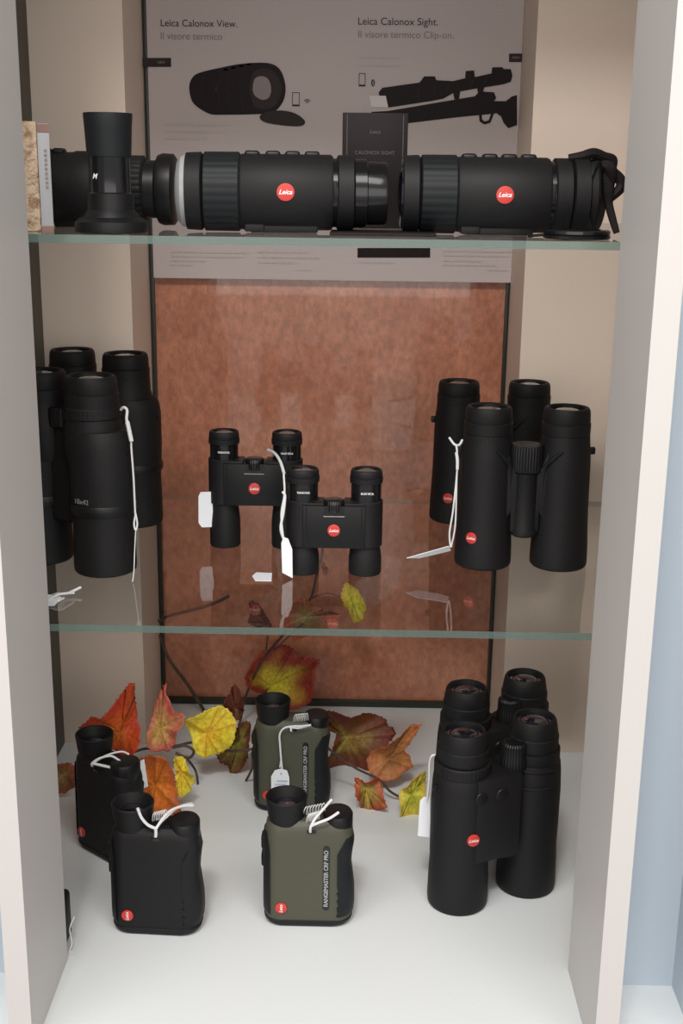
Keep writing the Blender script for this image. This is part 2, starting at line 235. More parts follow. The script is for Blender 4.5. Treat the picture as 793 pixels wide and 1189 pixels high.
# ------------------------------------------------------------------ setting
ZT = 1.62
def wall(name, x0, x1, y0, y1, z0, z1, m):
    mb = MB(); mb.box(((x0+x1)/2, (y0+y1)/2, (z0+z1)/2), (x1-x0, y1-y0, z1-z0)); return structure(mb.build(name, M[m]))
D0, D2, D3 = -.1197, .4312, .5574
wall('floor', -.75, .75, D0, D3+.02, -.025, 0, 'floor')
wall('trim_1', -.2435, -.225, D0, 0, 0, ZT, 'jamb')
wall('trim_2', .225, .2435, D0, 0, 0, ZT, 'jamb')
wall('wall_adjacent_left', -.75, -.2435, -.02, 0, 0, ZT, 'bay')
wall('wall_adjacent_right', .2435, .75, -.02, 0, 0, ZT, 'bay')
wall('trim_3', -.335, -.313, D0+.01, -.02, 0, ZT, 'bay')
wall('trim_4', .313, .335, D0+.01, -.02, 0, ZT, 'bay')
wall('wall_left', -.355, -.335, 0, D3+.02, 0, ZT, 'column')
wall('wall_right', .335, .355, 0, D3+.02, 0, ZT, 'column')
wall('wall_back', -.335, .335, D3+.016, D3+.03, 0, ZT, 'column')
wall('trim_5', -.335, -.2275, D2, D3+.016, 0, ZT, 'column')
wall('trim_6', .2118, .335, D2, D3+.016, 0, ZT, 'column')
wall('trim_7', -.335, -.329, .34, D2, 0, ZT, 'strip')
wall('trim_8', -.75, .75, D0, D0+.02, 1.218, ZT, 'jamb')
wall('ceiling', -.75, .75, D0, D3+.03, ZT, ZT+.02, 'jamb')

def glass_shelf(z, label):
    mb = MB(); t = .0062
    x0, x1, y0, y1 = -.3345, .3345, .001, D2-.001
    if z > .5: y1 = D2-.001
    v = [(x0, y0, z-t), (x1, y0, z-t), (x1, y1, z-t), (x0, y1, z-t), (x0, y0, z), (x1, y0, z), (x1, y1, z), (x0, y1, z)]
    mb._faces(v, [(3, 2, 1, 0), (4, 5, 6, 7)], False); mb.mi = 1
    mb._faces(v, [(0, 1, 5, 4)], False); mb.mi = 2
    mb._faces(v, [(1, 2, 6, 5), (2, 3, 7, 6), (3, 0, 4, 7)], False)
    bmesh.ops.remove_doubles(mb.bm, verts=mb.bm.verts, dist=1e-6)
    return tag(mb.build('glass_shelf', [M['glass'], M['glassedge'], M['glassback']]), label, 'shelf', 'glass shelves')
Z1, Z2 = .3216, .6381
glass_shelf(Z1, 'lower glass shelf, clear with green edge, carrying the upright binoculars')
glass_shelf(Z2, 'upper glass shelf, clear with green edge, carrying the thermal scopes and boxes')

# ------------------------------------------------------------------ framed copper panel + poster
fp = empty('framed_panel', 'tall brown copper-coloured panel in thin black frame at the back of the niche', 'panel', (0, D3, 0))
XL, XR = -.2270, .2112
mb = MB(); mb.box(((XL+XR)/2, .006, .6), (XR-XL-.004, .006, 1.196)); mb.build('copper_sheet', M['copper'], fp)
mb = MB(); mb.box((XL+.0025, .002, .6), (.005, .014, 1.2), bev=.0008); mb.build('frame_side', M['frame'], fp)
mb = MB(); mb.box((XR-.0022, .002, .6), (.0044, .014, 1.2), bev=.0008); mb.build('frame_side', M['frame'], fp)
mb = MB(); mb.box(((XL+XR)/2, .002, .004), (XR-XL-.010, .014, .008), bev=.0008); mb.build('frame_bottom', M['frame'], fp)
# printed sheet in front of the upper part
ps = empty('printed_poster', 'white printed poster with thermal scope and rifle pictures behind upper shelf', 'poster', (0, D3-.0085, 0))
px0, px1, pz0 = -.2215, .2115, .5625
mb = MB(); mb.box(((px0+px1)/2, .0015, (pz0+1.25)/2), (px1-px0, .0022, 1.25-pz0)); mb.build('sheet', M['paper'], ps)
def flat(pts, name, m, lift, parent=ps, th=.0002):
    mb = MB(); mb.prism([tuple(q) for q in pts], -lift-th, -lift+.0001); return mb.build(name, m, parent)
P0 = 0.0002
def curve_round(P):
    Q = []; n = len(P)
    for i in range(n):
        p0, p1, p2, p3 = [Vector(P[(i+k-1) % n]) for k in range(4)]
        for k in range(4):
            t = k/4; Q.append(tuple(.5*((2*p1)+(-p0+p2)*t+(2*p0-5*p1+4*p2-p3)*t*t+(-p0+3*p1-3*p2+p3)*t**3)))
    return Q
for k in ('scope', 'scope_ring', 'scope_lens', 'scope_cap'): DATA[k] = curve_round(DATA[k])
sc = flat(DATA['scope'], 'scope_picture', M['ink'], P0)
SX = [q[0] for q in DATA['scope']]; SZ = [q[1] for q in DATA['scope']]; sx0, sx1, sz0, sz1 = min(SX), max(SX), min(SZ), max(SZ)
for fx, hh in ((.16, .40), (.33, .44), (.43, .46), (.56, .47)):     # printed seams of the pictured scope
    mb = MB(); xx = sx0+(sx1-sx0)*fx; zz = (sz0+sz1)/2+(fx-.5)*.006; h2 = (sz1-sz0)*hh*.86
    mb.tube([(xx+.004*(a*a-1), -P0-.0003, zz+h2*a) for a in (-1, -.5, 0, .5, 1)], .00035, 5, 1); mb.build('seam_print', M['ink2'], sc)
mb = MB(); mb.lathe([(.0001, 0), (.0022, .0001), (.0022, .0003), (.0001, .0004)], Tz((sx0+(sx1-sx0)*.28, -P0-.0002, (sz0+sz1)/2)) @ FRONT, 20); mb.build('badge_print', M['ink2'], sc)
for fx, fz in ((.38, .485), (.46, .495), (.54, .50), (.62, .505)):
    mb = MB(); mb.box((sx0+(sx1-sx0)*fx, -P0, (sz0+sz1)/2+(sz1-sz0)*fz-.0016-(.66-fx)*.020), (.005, .0004, .0022), bev=.0001); mb.build('button_print', M['ink'], sc)
flat(DATA['scope_ring'], 'scope_rim_print', M['ink2'], P0+.0004, sc)
flat(DATA['scope_lens'], 'scope_lens_print', M['ink3'], P0+.0008, sc)
flat(DATA['scope_cap'], 'scope_cap_print', M['ink2'], P0+.0004, sc)
rf = flat(DATA['rifle'], 'rifle_picture', M['ink'], P0)
flat(DATA['rifle_guard'], 'trigger_guard_print', M['ink'], P0+.0002, rf)
sg = flat(DATA['sight'], 'rifle_sight_picture', M['ink'], P0+.0004)
for fx in (.30, .42, .52, .70, .80):
    A0 = [q[0] for q in DATA['sight']]; B0 = [q[1] for q in DATA['sight']]; xx = min(A0)+(max(A0)-min(A0))*fx; zz = min(B0)+(max(B0)-min(B0))*(.16+.62*fx)
    mb = MB(); mb.box((xx, -P0-.0007, zz), (.0008, .0003, .008), Matrix.Rotation(.15, 3, 'Y')); mb.build('seam_print', M['ink2'], sg)
flat(DATA['sight_lens'], 'sight_lens_print', M['ink5'], P0+.0008, sg)
flat(DATA['bar'], 'black_bar_print', M['ink'], P0)
for k, t in (('lab1', 'NEW'), ('lab2', 'NEW')):
    q = flat(DATA[k], 'black_label_print', M['ink2'], P0)
    c = [sum(p[0] for p in DATA[k])/4+(.006 if k == 'lab1' else 0), sum(p[1] for p in DATA[k])/4]
    letters(t, .0085, Tz((c[0], -P0-.0003, c[1])) @ FRONT, M['ink3'], q)
for key, t, m in (('t1', 'Leica Calonox View.', 'ink2'), ('t2', 'Il visore termico', 'ink4x'), ('t3', 'Leica Calonox Sight.', 'ink2'), ('t4', 'Il visore termico Clip-on.', 'ink4x')):
    x, z, w = DATA[key]
    mm = M['ink2'] if m == 'ink2' else M['ink3']
    letters(t, w, Tz((x+w/2, -P0, z)) @ FRONT, mm, ps)
for a, b_ in DATA['lines']:
    mb = MB(); L = b_[0]-a[0]; n = max(2, int(L/.006)); rnd = random.Random(int(a[1]*9999)); x = a[0]
    while x < b_[0]-.002:
        w = rnd.uniform(.003, .009); w = min(w, b_[0]-x); mb.box((x+w/2, -P0, a[1]), (w, .0004, .0017)); x += w+.0018
    mb.build('small_print_line', M['ink4'], ps)
for k in ('phone1', 'phone2'):
    q = DATA[k]; mb = MB(); x0, x1 = q[0][0], q[1][0]; z1_, z0_ = q[0][1], q[2][1]
    for c, d in (((x0, (z0_+z1_)/2), (.0007, z1_-z0_)), ((x1, (z0_+z1_)/2), (.0007, z1_-z0_)), (((x0+x1)/2, z1_), (x1-x0, .0007)), (((x0+x1)/2, z0_+.001), (x1-x0, .002))):
        mb.box((c[0], -P0, c[1]), (d[0], .0004, d[1]))
    mb.build('phone_symbol', M['ink2'], ps)
mb = MB(); wx, wz = DATA['wifi']
for rr in (.0015, .0032, .0049):
    mb.tube([(wx+rr*math.sin(a), -P0, wz-.003+rr*math.cos(a)) for a in (-.8, -.4, 0, .4, .8)], .0004, 5)
mb.build('wireless_symbol', M['ink2'], ps)
bx, bz = DATA['bt']; mb = MB(); mb.lathe([(.0001, 0), (.0030, .0001), (.0030, .0003), (.0001, .0004)], Tz((bx, 0, bz)) @ FRONT @ Matrix.Diagonal((.75, 1.3, 1, 1)), 24)
s_ = mb.build('bluetooth_symbol', M['ink2'], ps)
bb = MB(); bb.tube([(bx-.0011, -.0007, bz+.0012), (bx+.001, -.0007, bz-.0012), (bx, -.0007, bz-.0025), (bx, -.0007, bz+.0025), (bx+.001, -.0007, bz+.0012), (bx-.0011, -.0007, bz-.0012)], .0002, 4); bb.build('bluetooth_rune', M['ink5'], s_)

# ------------------------------------------------------------------ binoculars
def eyecup(parent, x, z, r, h, M4=None, ribs=0, lens=True, name='eyecup', flare=0., m='rubber'):
    T = Tz((x, 0, z))
    mb = MB()
    mb.lathe([(r*.80, 0), (r*1.02, .0004), (r*1.03, h*.30), (r*1.03, h*.42), (r*.985, h*.45), (r*1.0, h*.48), (r*(.985+flare), h*.80), (r*(.955+flare), h*.93), (r*(.90+flare), h), (r*.82, h), (r*.76, h*.97), (r*.73, h*.84), (r*.30, h*.82)], T, 48, closed=False)
    c = mb.build(name, M[m], parent)
    mb = MB(); mb.lathe([(r*.74, h*.84), (r*.72, h*.87), (r*.58, h*.87), (r*.56, h*.89), (r*.40, h*.93), (r*.2, h*.955), (.0001, h*.96)], T, 40, closed=False)
    mb.build('ocular_lens', M['lens'], c)
    return c
def binocular(label, loc, rotz, s, prof, cup, style, group, logo_at=None, text=None, ring=None, off=0, lug=True):
    t = empty('binoculars', label, 'binoculars', loc, rotz, group)
    sides = (-s/2, s/2)
    for x in sides:
        mb = MB(); mb.lathe(prof, Tz((x, 0, 0)), 56); mb.build('barrel', M['rubber'], t); xe = x-math.copysign(off, x)
        if off: mb = MB(); mb.lathe([(cup[0]*1.0, cup[1]-.055), (cup[0]*1.12, cup[1]-.045), (cup[0]*1.12, cup[1]-.018), (cup[0]*1.05, cup[1]-.012), (cup[0]*1.03, cup[1]+.001)], Tz((xe, 0, 0)), 56); mb.build('eyepiece_housing', M['rubber'], t)
        eyecup(t, xe, cup[1], cup[0], cup[2], flare=cup[3] if len(cup) > 3 else 0)
    R = max(p[0] for p in prof); ztop = prof[-1][1]
    if ring:
        x = sides[0]+off if ring[3] else sides[1]-off
        mb = MB(); mb.lathe([(ring[0]*.96, ring[1]), (ring[0], ring[1]+.0012), (ring[0], ring[2]-.0012), (ring[0]*.96, ring[2])], Tz((x, 0, 0)), 120, 40, .0004); mb.build('dioptre_ring', M['rubber'], t)
    if style == 'open':
        mb = MB(); w = s/2-.005
        mb.prism([(-w, .126), (-w+.012, .119), (-.013, .099), (.013, .099), (w-.012, .119), (w, .126), (w, .034), (w-.008, .037), (.014, .055), (.014, .036), (-.014, .036), (-.014, .055), (-w+.008, .037), (-w, .034)], -.017, .014, bev=.0022)
        mb.build('bridge', M['rubber'], t)
        mb = MB(); mb.lathe([(.010, .032), (.0128, .034), (.0128, .040), (.0118, .042), (.0118, .093), (.013, .095)], Tz((0, -.010, 0)), 40); mb.build('hinge_tube', M['rubber'], t)
        mb = MB(); mb.lathe([(.013, .094), (.0158, .096), (.0160, .118), (.0148, .121), (.010, .1215)], Tz((0, -.008, 0)), 160, 32, .0006); mb.build('focus_wheel', M['plastic'], t)
        for sg_ in (-1, 1):   # thumb rests: raised lips of the armour
            mb = MB(); xx = sg_*s/2
            mb.tube([(xx-sg_*.006, -.0255, .118), (xx-sg_*.014, -.0215, .110), (xx-sg_*.0205, -.0165, .100), (xx-sg_*.0215, -.0155, .08), (xx-sg_*.0215, -.0155, .055)], [.0008, .0022, .0022, .0016, .0008], 8); mb.build('armour_lip', M['rubber'], t)
    else:
        # closed body with electronics block
        z0, z1_ = style[1], style[2]
        mb = MB(); mb.box((0, .002, (z0+z1_)/2-.004), (s-.004, .030, z1_-z0+.004), bev=.004, seg=3); mb.build('bridge', M['rubber'], t)
        if style[0] == 'block':
            mb = MB(); bx0, bx1 = -s/2+.001, .0100
            mb.prism([(bx0, z0), (bx1, z0), (bx1, z1_), (-s/2+.012, z1_), (bx0, z1_-.001)], -.0296, .0, bev=.0012); bl = mb.build('electronics_housing', M['rubber'], t)
            for bxx in (-.0340, -.0115):
                mb = MB(); mb.lathe([(.0066, -.001), (.0066, .0005), (.0060, .0012), (.0035, .0018), (.0001, .002)], Tz((bxx, -.0296, z1_-.018)) @ FRONT, 28, closed=False); mb.build('round_button', M['plastic'], t)
            mb = MB(); mb.lathe([(.0118, z0-.012), (.0128, z0-.009), (.0128, z1_+.000), (.0118, z1_+.002)], Tz((.0105, -.002, 0)), 40); mb.build('hinge_tube', M['rubber'], t)
            mb = MB(); mb.lathe([(.0112, z1_+.000), (.0130, z1_+.002), (.0130, z1_+.014), (.0120, z1_+.016), (.0118, z1_+.028), (.0100, z1_+.030), (.0080, z1_+.0302), (.0078, z1_+.029)], Tz((.0105, -.010, -.006)), 120, 24, .0005); mb.build('focus_wheel', M['plastic'], t)
            for zz in (z1_-.022, z1_-.004):
                mb = MB(); mb.tube([(s/2+R*.99*math.sin(a), -R*.99*math.cos(a), zz) for a in (-.9, -.6, -.2, .2)], .0011, 8); mb.build('armour_ridge', M['rubber'], t)
        else:
            mb = MB(); mb.lathe([(.012, z1_-.005), (.0148, z1_-.003), (.0148, z1_+.012), (.0130, z1_+.014)], Tz((0, -.004, 0)), 120, 30, .0003); mb.build('focus_wheel', M['plastic'], t)
            for x in sides:
                mb = MB(); mb.lathe([(R*.985, .058), (R+.0008, .060), (R+.0008, .066), (R*.985, .068)], Tz((x, 0, 0)), 56); mb.build('armour_band', M['plastic'], t)
    if lug:
        for sg_ in (-1, 1):
            mb = MB(); mb.box((sg_*(s/2+R-.0012), 0, lug), (.005, .005, .007), bev=.0012); mb.build('strap_lug', M['plastic'], t)
    if logo_at:
        x, z, a, rr, lr = logo_at
        logo(t, (x+(rr)*math.sin(a), -rr*math.cos(a), z), lr, a)
    if text:
        tx, wd, x, z, a, rr = text
        letters(tx, wd, Tz((x+rr*math.sin(a), -rr*math.cos(a), z)) @ RZ(a) @ FRONT, M['greyprint'], t)
    return t
roofP = [(.020, 0), (.0255, .0003), (.0272, .0022), (.0276, .006), (.0272, .022), (.0262, .040), (.0255, .060), (.0250, .10), (.0243, .115), (.0234, .122), (.0230, .128), (.0228, .130)]
GR = 'large black binoculars standing on the lower glass shelf'
b1 = binocular('black binoculars at right of lower glass shelf, front pair with focus wheel in full view', (.1890, .187, Z1), 0, .0735, roofP, (.0224, .130, .0255), 'open', GR,
          logo_at=(-.03675, .0320, -.55, .0268, .0056), ring=(.0232, .1210, .1300, True), lug=.114)
b2 = binocular('black binoculars behind the others at right of the lower glass shelf, standing farther back', (.1745, .347, Z1), 0, .0755, roofP, (.0224, .128, .0250), 'open', GR,
          logo_at=(-.03775, .0295, -.36, .0268, .0056), lug=.111)
bigP = [(.021, 0), (.0275, .0003), (.0290, .002), (.0294, .007), (.0290, .030), (.0284, .050), (.0290, .062), (.0302, .085), (.0300, .120), (.0285, .130), (.0255, .136)]
b3 = binocular('larger black binoculars at left of the lower glass shelf, front pair with a white string', (-.2420, .165, Z1), math.radians(-26), .0755, bigP, (.0242, .157, .0275), ('plain', .050, .140), GR, lug=.118, ring=(.0266, .1460, .157, False), off=.0085)
letters('10x42', .015, Tz((.03775, -.0308, .073)) @ RZ(0) @ FRONT, M['greyprint'], b3)
b4 = binocular('larger black binoculars behind the front pair, far left rear of the lower glass shelf', (-.2450, .327, Z1), math.radians(-20), .0765, bigP, (.0242, .155, .0270), ('plain', .050, .140), GR, lug=.118, off=.006)
GF = 'tall black rangefinder binoculars standing on the white floor'
gP = [(.021, 0), (.0275, .0003), (.0290, .0022), (.0296, .008), (.0292, .030), (.0284, .050), (.0288, .070), (.0290, .110), (.0282, .130), (.0272, .139), (.0262, .141), (.0262, .1415)]
b5 = binocular('tall black rangefinder binoculars on white floor, front pair with red badge and two buttons', (.1690, .1215, 0), math.radians(24), .0775, gP, (.0236, .153, .030, -.055), ('block', .056, .142), GF,
          logo_at=(-.03575, .082, -.16, .0299, .0062), ring=(.0272, .1405, .1525, True), lug=.128)
mb = MB(); mb.lathe([(.0262, .141), (.0265, .1415), (.0262, .1525), (.024, .153)], Tz((.03875, 0, 0)), 48); mb.build('barrel_collar', M['rubber'], b5)
b6 = binocular('tall black rangefinder binoculars on the white floor, rear pair behind the front one', (.1765, .222, 0), math.radians(27), .0715, gP, (.0234, .153, .030, -.055), ('block', .056, .142), GF, lug=.128)
for x in (-.03575, .03575):
    mb = MB(); mb.lathe([(.0262, .141), (.0265, .1415), (.0262, .1525), (.024, .153)], Tz((x, 0, 0)), 48); mb.build('barrel_collar', M['rubber'], b6)
# slim compact binoculars
def compact(label, loc, s, zb, zt, H, zl, right):
    t = empty('compact_binoculars', label, 'binoculars', loc, 0, 'compact binoculars on the lower glass shelf')
    for x, tx in ((-s/2, 'TRINOVID'), (s/2, right)):
        mb = MB(); mb.lathe([(.011, 0), (.0148, .0003), (.0155, .002), (.0155, zb*.55), (.0145, zb*.80), (.0139, zb*.88), (.0139, zb+.001)], Tz((x, 0, 0)), 40); mb.build('objective_tube', M['rubber'], t)
        mb = MB(); mb.lathe([(.0139, zb-.001), (.0158, zb), (.0158, zt+.002), (.0148, zt+.003)], Tz((x, 0, 0)), 40); mb.build('barrel', M['rubber'], t)
        mb = MB(); mb.lathe([(.0141, zt+.002), (.0141, H-.011)], Tz((x, 0, 0)), 40); n_ = mb.build('eyepiece_tube', M['gloss'], t)
        letters(tx, .0120, Tz((x+.001, -.0144, (zt+.002+H-.0125)/2+.001)) @ FRONT, M['white'], n_, bold=.02)
        eyecup(t, x, H-.0125, .0150, .0125, flare=.0)
    mb = MB(); mb.box((0, -.003, (zb+zt)/2), (s-.0012, .0285, zt-zb), bev=.0008); mb.build('bridge', M['plastic'], t)
    for sg_ in (-1, 1):
        mb = MB(); mb.box((sg_*(s/2-.0105), -.0040, zt+.001), (.0190, .0245, .0030), bev=.0007); mb.build('hinge_plate', M['plastic'], t)
        mb = MB(); mb.tube([(sg_*(s/2-.004), -.0173, zb+.001), (sg_*(s/2-.004), -.0173, (zb+zt)/2), (sg_*(s/2-.004), -.0173, zt-.001)], .0005, 6); mb.build('seam', M['gloss'], t)
    mb = MB(); mb.lathe([(.0085, zt-.006), (.0092, zt-.005), (.0092, zt+.0035), (.0085, zt+.0050), (.006, zt+.006)], Tz((0, -.0105, 0)), 60, 30, .0003); mb.build('focus_wheel', M['gloss'], t)
    mb = MB(); mb.box((0, -.0172, zt-.0045), (.0185, .0012, .0095)); mb.build('wheel_recess', M['gloss'], t)
    mb = MB(); mb.box((0, -.0180, zt-.0095), (.0195, .0006, .0007)); mb.build('wheel_slot', M['greyprint'], t)
    logo(t, (0, -.0174, zl), .0058)
    return t
compact('slim compact black binoculars in the centre, front pair with red badge on the bridge', (.0080, .1520, Z1), .0590, .0285, .0690, .1008, .0460, '8x20 BCA')
compact('slim compact black binoculars standing behind and left of the front compact pair', (-.0725, .2350, Z1), .0625, .0457, .0880, .1180, .0635, '10x25 BCA')

# ------------------------------------------------------------------ laser rangefinders
RM_R = [(0, .0340), (.002, .0385), (.006, .0412), (.020, .0428), (.036, .0426), (.050, .0408), (.062, .0392), (.074, .0400), (.086, .0418), (.096, .0418), (.103, .0400), (.107, .0365), (.1085, .031)]
RM_L = [(0, .0350), (.002, .0385), (.006, .0405), (.020, .0410), (.060, .0408), (.096, .0402), (.103, .0390), (.107, .0360), (.1085, .031)]
def interp(tab, z):
    for (a, b_), (c, d) in zip(tab, tab[1:]):
        if z <= c: return b_+(d-b_)*(z-a)/(c-a)
    return tab[-1][1]
def half(x, z, d, off, thr, sgn, rc=.0145, n=20):
    """path front(thr) -> round side -> back(thr) at side sgn"""
    rc = min(rc, d-.0005); pts = []
    a0 = 0 if thr <= x-rc else PI/2-math.acos(min(.99, (thr-(x-rc))/rc))
    if a0 == 0: pts.append(Vector((sgn*thr, -d-off, z)))
    for k in range(n+1):
        a = -PI/2+a0+(PI/2-a0)*k/n; pts.append(Vector((sgn*(x-rc+(rc+off)*math.cos(a)), -(d-rc)+(rc+off)*math.sin(a), z)))
    for k in range(n+1):
        a = (PI/2-a0)*k/n; pts.append(Vector((sgn*(x-rc+(rc+off)*math.cos(a)), (d-rc)+(rc+off)*math.sin(a), z)))
    if a0 == 0: pts.append(Vector((sgn*thr, d+off, z)))
    return pts
def depth(z):
    return interp([(0, .0145), (.003, .0175), (.02, .0182), (.095, .0180), (.104, .0165), (.1085, .0120)], z)
def rangefinder(label, loc, rotz, green, group=None, rot=None):
    t = empty('laser_rangefinder', label, 'rangefinder', loc, rotz, group, rot)
    body = M['olive'] if green else M['rubber']
    zs = [0, .001, .002, .004, .008, .014, .022, .030, .038, .046, .054, .062, .070, .078, .086, .094, .099, .103, .1055, .107, .108, .1085]
    mb = MB(); rows = []
    for z in zs:
        Rr = half(interp(RM_R, z), z, depth(z), 0, 0, 1); Ll = half(interp(RM_L, z), z, depth(z), 0, 0, -1)
        rows.append(Rr+list(reversed(Ll))[1:-1])
    V = mb.grid(rows, True); n = len(rows[0]); mb.bm.faces.new(V[:n]); mb.bm.faces.new(V[-n:])
    mb.build('body', body, t, angle=50)
    # black shoe at the bottom
    mb = MB(); rows = []
    for z in [-.0002, .002, .005, .0072, .0078]:
        zz = max(z, 0); o = .0009 if z < .0075 else .0002
        Rr = half(interp(RM_R, zz), z, depth(zz), o, 0, 1); Ll = half(interp(RM_L, zz), z, depth(zz), o, 0, -1); rows.append(Rr+list(reversed(Ll))[1:-1])
    V = mb.grid(rows, True); n = len(rows[0]); mb.bm.faces.new(V[:n]); mb.bm.faces.new(V[-n:]); mb.build('base_shoe', M['bluerubber'] if green else M['rubber'], t, angle=50)
    def grip(sgn, thr, z0, z1_, slope):
        mb = MB(); N = 14; tab = RM_R if sgn > 0 else RM_L
        rows = []; gz = [z0]+[q for q in zs if z0+.0005 < q < z1_-.0005]+[z1_]; N = len(gz)-1
        for k in range(N+1):
            z = gz[k]; e = .0 if k in (0, N) else .0014
            th = thr+.0001+slope*max(0, ((z-z0)/(z1_-z0)-.82)/.18); rows.append(half(interp(tab, z), z, depth(z), e, th, sgn))
        mb.grid(rows, False); mb.build('side_grip', M['bluerubber'] if green else M['rubber'], t, angle=50)
    grip(1, .0275, .011, .093, .008); grip(-1, .0345, .011, .096, .003)
    for z in (.082, .064):
        mb = MB(); mb.box((-.0412, 0, z), (.0055, .014, .014), bev=.0022, seg=3); mb.build('side_button', M['plastic'], t)
    # eyepiece
    mb = MB(); T = Tz((-.0205, 0, 0))
    mb.lathe([(.0165, .104), (.0170, .1085), (.0178, .112), (.0192, .124), (.0196, .1275), (.0190, .1285), (.0178, .1280), (.0160, .1235), (.0140, .1190), (.0060, .1185)], T, 48, closed=False); ec = mb.build('eyecup', M['rubber'], t)
    mb = MB(); mb.lathe([(.0142, .1188), (.012, .1192), (.0105, .1192), (.0100, .1200), (.006, .1212), (.0001, .1216)], T, 36, closed=False); mb.build('ocular_lens', M['lens'], ec)
    # round cap beside it
    mb = MB(); mb.lathe([(.0130, .092), (.0140, .094), (.0140, .1110), (.0128, .1130), (.0100, .1135), (.0001, .1137)], Tz((.0275, 0, 0)) @ Matrix.Diagonal((1, 1.15, 1, 1)), 40, closed=False); mb.build('battery_cap', M['plastic'], t)
    # recessed lug bar
    mb = MB(); mb.box((.0035, -.0172, .1005), (.0085, .0020, .0030), bev=.0006); mb.build('strap_bar', M['gloss'], t)
    if green:
        mb = MB(); pts = []
        for k in range(13): a = PI*k/12; pts.append((.0175+.0031*math.cos(a), .0835+.0031*math.sin(a)))
        for k in range(13): a = PI+PI*k/12; pts.append((.0175+.0031*math.cos(a), .0225+.0031*math.sin(a)))
        mb.prism(pts, -.0187, -.0175); sl = mb.build('name_strip', M['gloss'], t)
        letters('RANGEMASTER CRF PRO', .0590, Tz((.0175, -.0187, .053)) @ FRONT @ RZ(PI/2), M['lensgrey'], sl, bold=.03)
    logo(t, (-.0245, -.0190, .0210), .0055, roll=PI/2)
    return t
GRN = 'olive green rangefinders on the white floor'; GBK = 'black rangefinders on the white floor'
rangefinder('olive green rangefinder on the white floor, front one with red badge and no paper tag', (-.0115, .0735, 0), 0, True, GRN)
rangefinder('olive green rangefinder standing behind the other green one, with white paper tag on string', (-.0390, .2870, 0), math.radians(-3), True, GRN)
rangefinder('black rangefinder on the white floor, front one beside the green rangefinder', (-.1520, .0555, 0), math.radians(-3), False, GBK)
rangefinder('black rangefinder turned aside behind the front black one, below the orange leaf', (-.2215, .1830, 0), math.radians(-40), False, GBK)
pc = empty('accessory_pouch', 'small black pouch almost hidden behind the left white upright, floor level', 'pouch', (-.2560, .030, 0))
mb = MB(); mb.box((0, 0, .0235), (.052, .026, .047), bev=.005, seg=3); mb.build('pouch_body', M['rubber'], pc)
mb = MB(); mb.box((0, -.0125, .035), (.050, .004, .022), bev=.0015); mb.build('flap', M['plastic'], pc)

# ------------------------------------------------------------------ top shelf
def scope(label, loc, rotz, group, eye):
    t = empty('thermal_scope', label, 'thermal scope', loc, rotz, group); t.scale = (1, .97, .97)
    A = RY(PI/2)     # lathe z -> +X
    def seg(name, prof, m, ribs=0, amp=0, parent=t, segn=64):
        mb = MB(); mb.lathe(prof, A, segn, ribs, amp); return mb.build(name, M[m], parent)
    seg('body', [(.0300, -.030), (.0312, -.028), (.0312, .044), (.0300, .046)], 'rubber')
    seg('focus_ring', [(.0300, -.060), (.0325, -.0585), (.0327, -.031), (.0312, -.0295)], 'bluerubber', 30, .0004, segn=150)
    seg('front_ring', [(.0285, -.0745), (.0315, -.0735), (.0322, -.0615), (.0308, -.0605)], 'rubber')
    mb = MB(); mb.lathe([(.0300, -.0735), (.0290, -.0775), (.0245, -.0810), (.015, -.0828), (.0001, -.0835)] if not eye else [(.0300, -.0735), (.0285, -.0755), (.022, -.0775), (.012, -.0785), (.0001, -.079)], A, 48, closed=False); mb.build('front_lens', M['lensgrey'] if not eye else M['lens'], t)
    seg('gap_ring', [(.0285, .044), (.0285, .051)], 'gloss')
    mb = MB(); mb.box((.0475, -.0283, .003), (.003, .002, .014), bev=.0005); mb.build('latch', M['plastic'], t)
    seg('rear_ring', [(.0295, .0495), (.0310, .0505), (.0310, .0625), (.0295, .0635)], 'rubber')
    for i, x in enumerate((-.020, -.003, .013, .029)):
        mb = MB(); mb.box((x, .002, .0308), (.0125, .015, .0060), bev=.0026, seg=3); mb.build('top_button', M['plastic'], t)
    mb = MB(); mb.box((.006, 0, -.0290), (.056, .030, .0075), bev=.0015); mb.build('mounting_foot', M['plastic'], t)
    mb = MB(); mb.box((-.018, -.004, -.0280), (.016, .026, .0085), bev=.0015); mb.build('foot_stop', M['plastic'], t)
    logo(t, (.0075, -.0312, .0005), .0072)
    if not eye:
        seg('adapter_ring', [(.0270, .0630), (.0285, .0640), (.0285, .0735), (.0275, .0742)], 'gloss')
        seg('adapter_tube', [(.0265, .0735), (.0265, .0890), (.0255, .0905), (.0225, .0905), (.0220, .080)], 'gloss')
    else:
        seg('eyepiece_ring', [(.0300, .0640), (.0330, .0650), (.0330, .0765), (.0315, .0775)], 'rubber')
        seg('eyepiece_body', [(.0290, .0765), (.0300, .0775), (.0300, .0830), (.0285, .0850)], 'rubber')
        mb = MB(); mb.lathe([(.020, -.003), (.0285, -.001), (.0295, .002), (.0285, .005), (.022, .0065), (.012, .0045), (.0001, .004)], Tz((.0815, -.0100, .000)) @ RZ(math.radians(-30)) @ RY(PI/2) @ Matrix.Diagonal((1.0, .75, 1, 1)), 40, closed=False); mb.build('rubber_eyeshade', M['bluerubber'], t)
    return t
GS = 'black thermal scopes lying on the upper glass shelf'
ZC = Z2+.0322
scope('black thermal scope with red badge and pale grey front window, centre of upper glass shelf', (-.0415, .090, ZC), math.radians(3), GS, False)
t = scope('black thermal scope with red badge and eyepiece strap, right end of upper glass shelf', (.1365, .098, ZC), 0, GS, True)
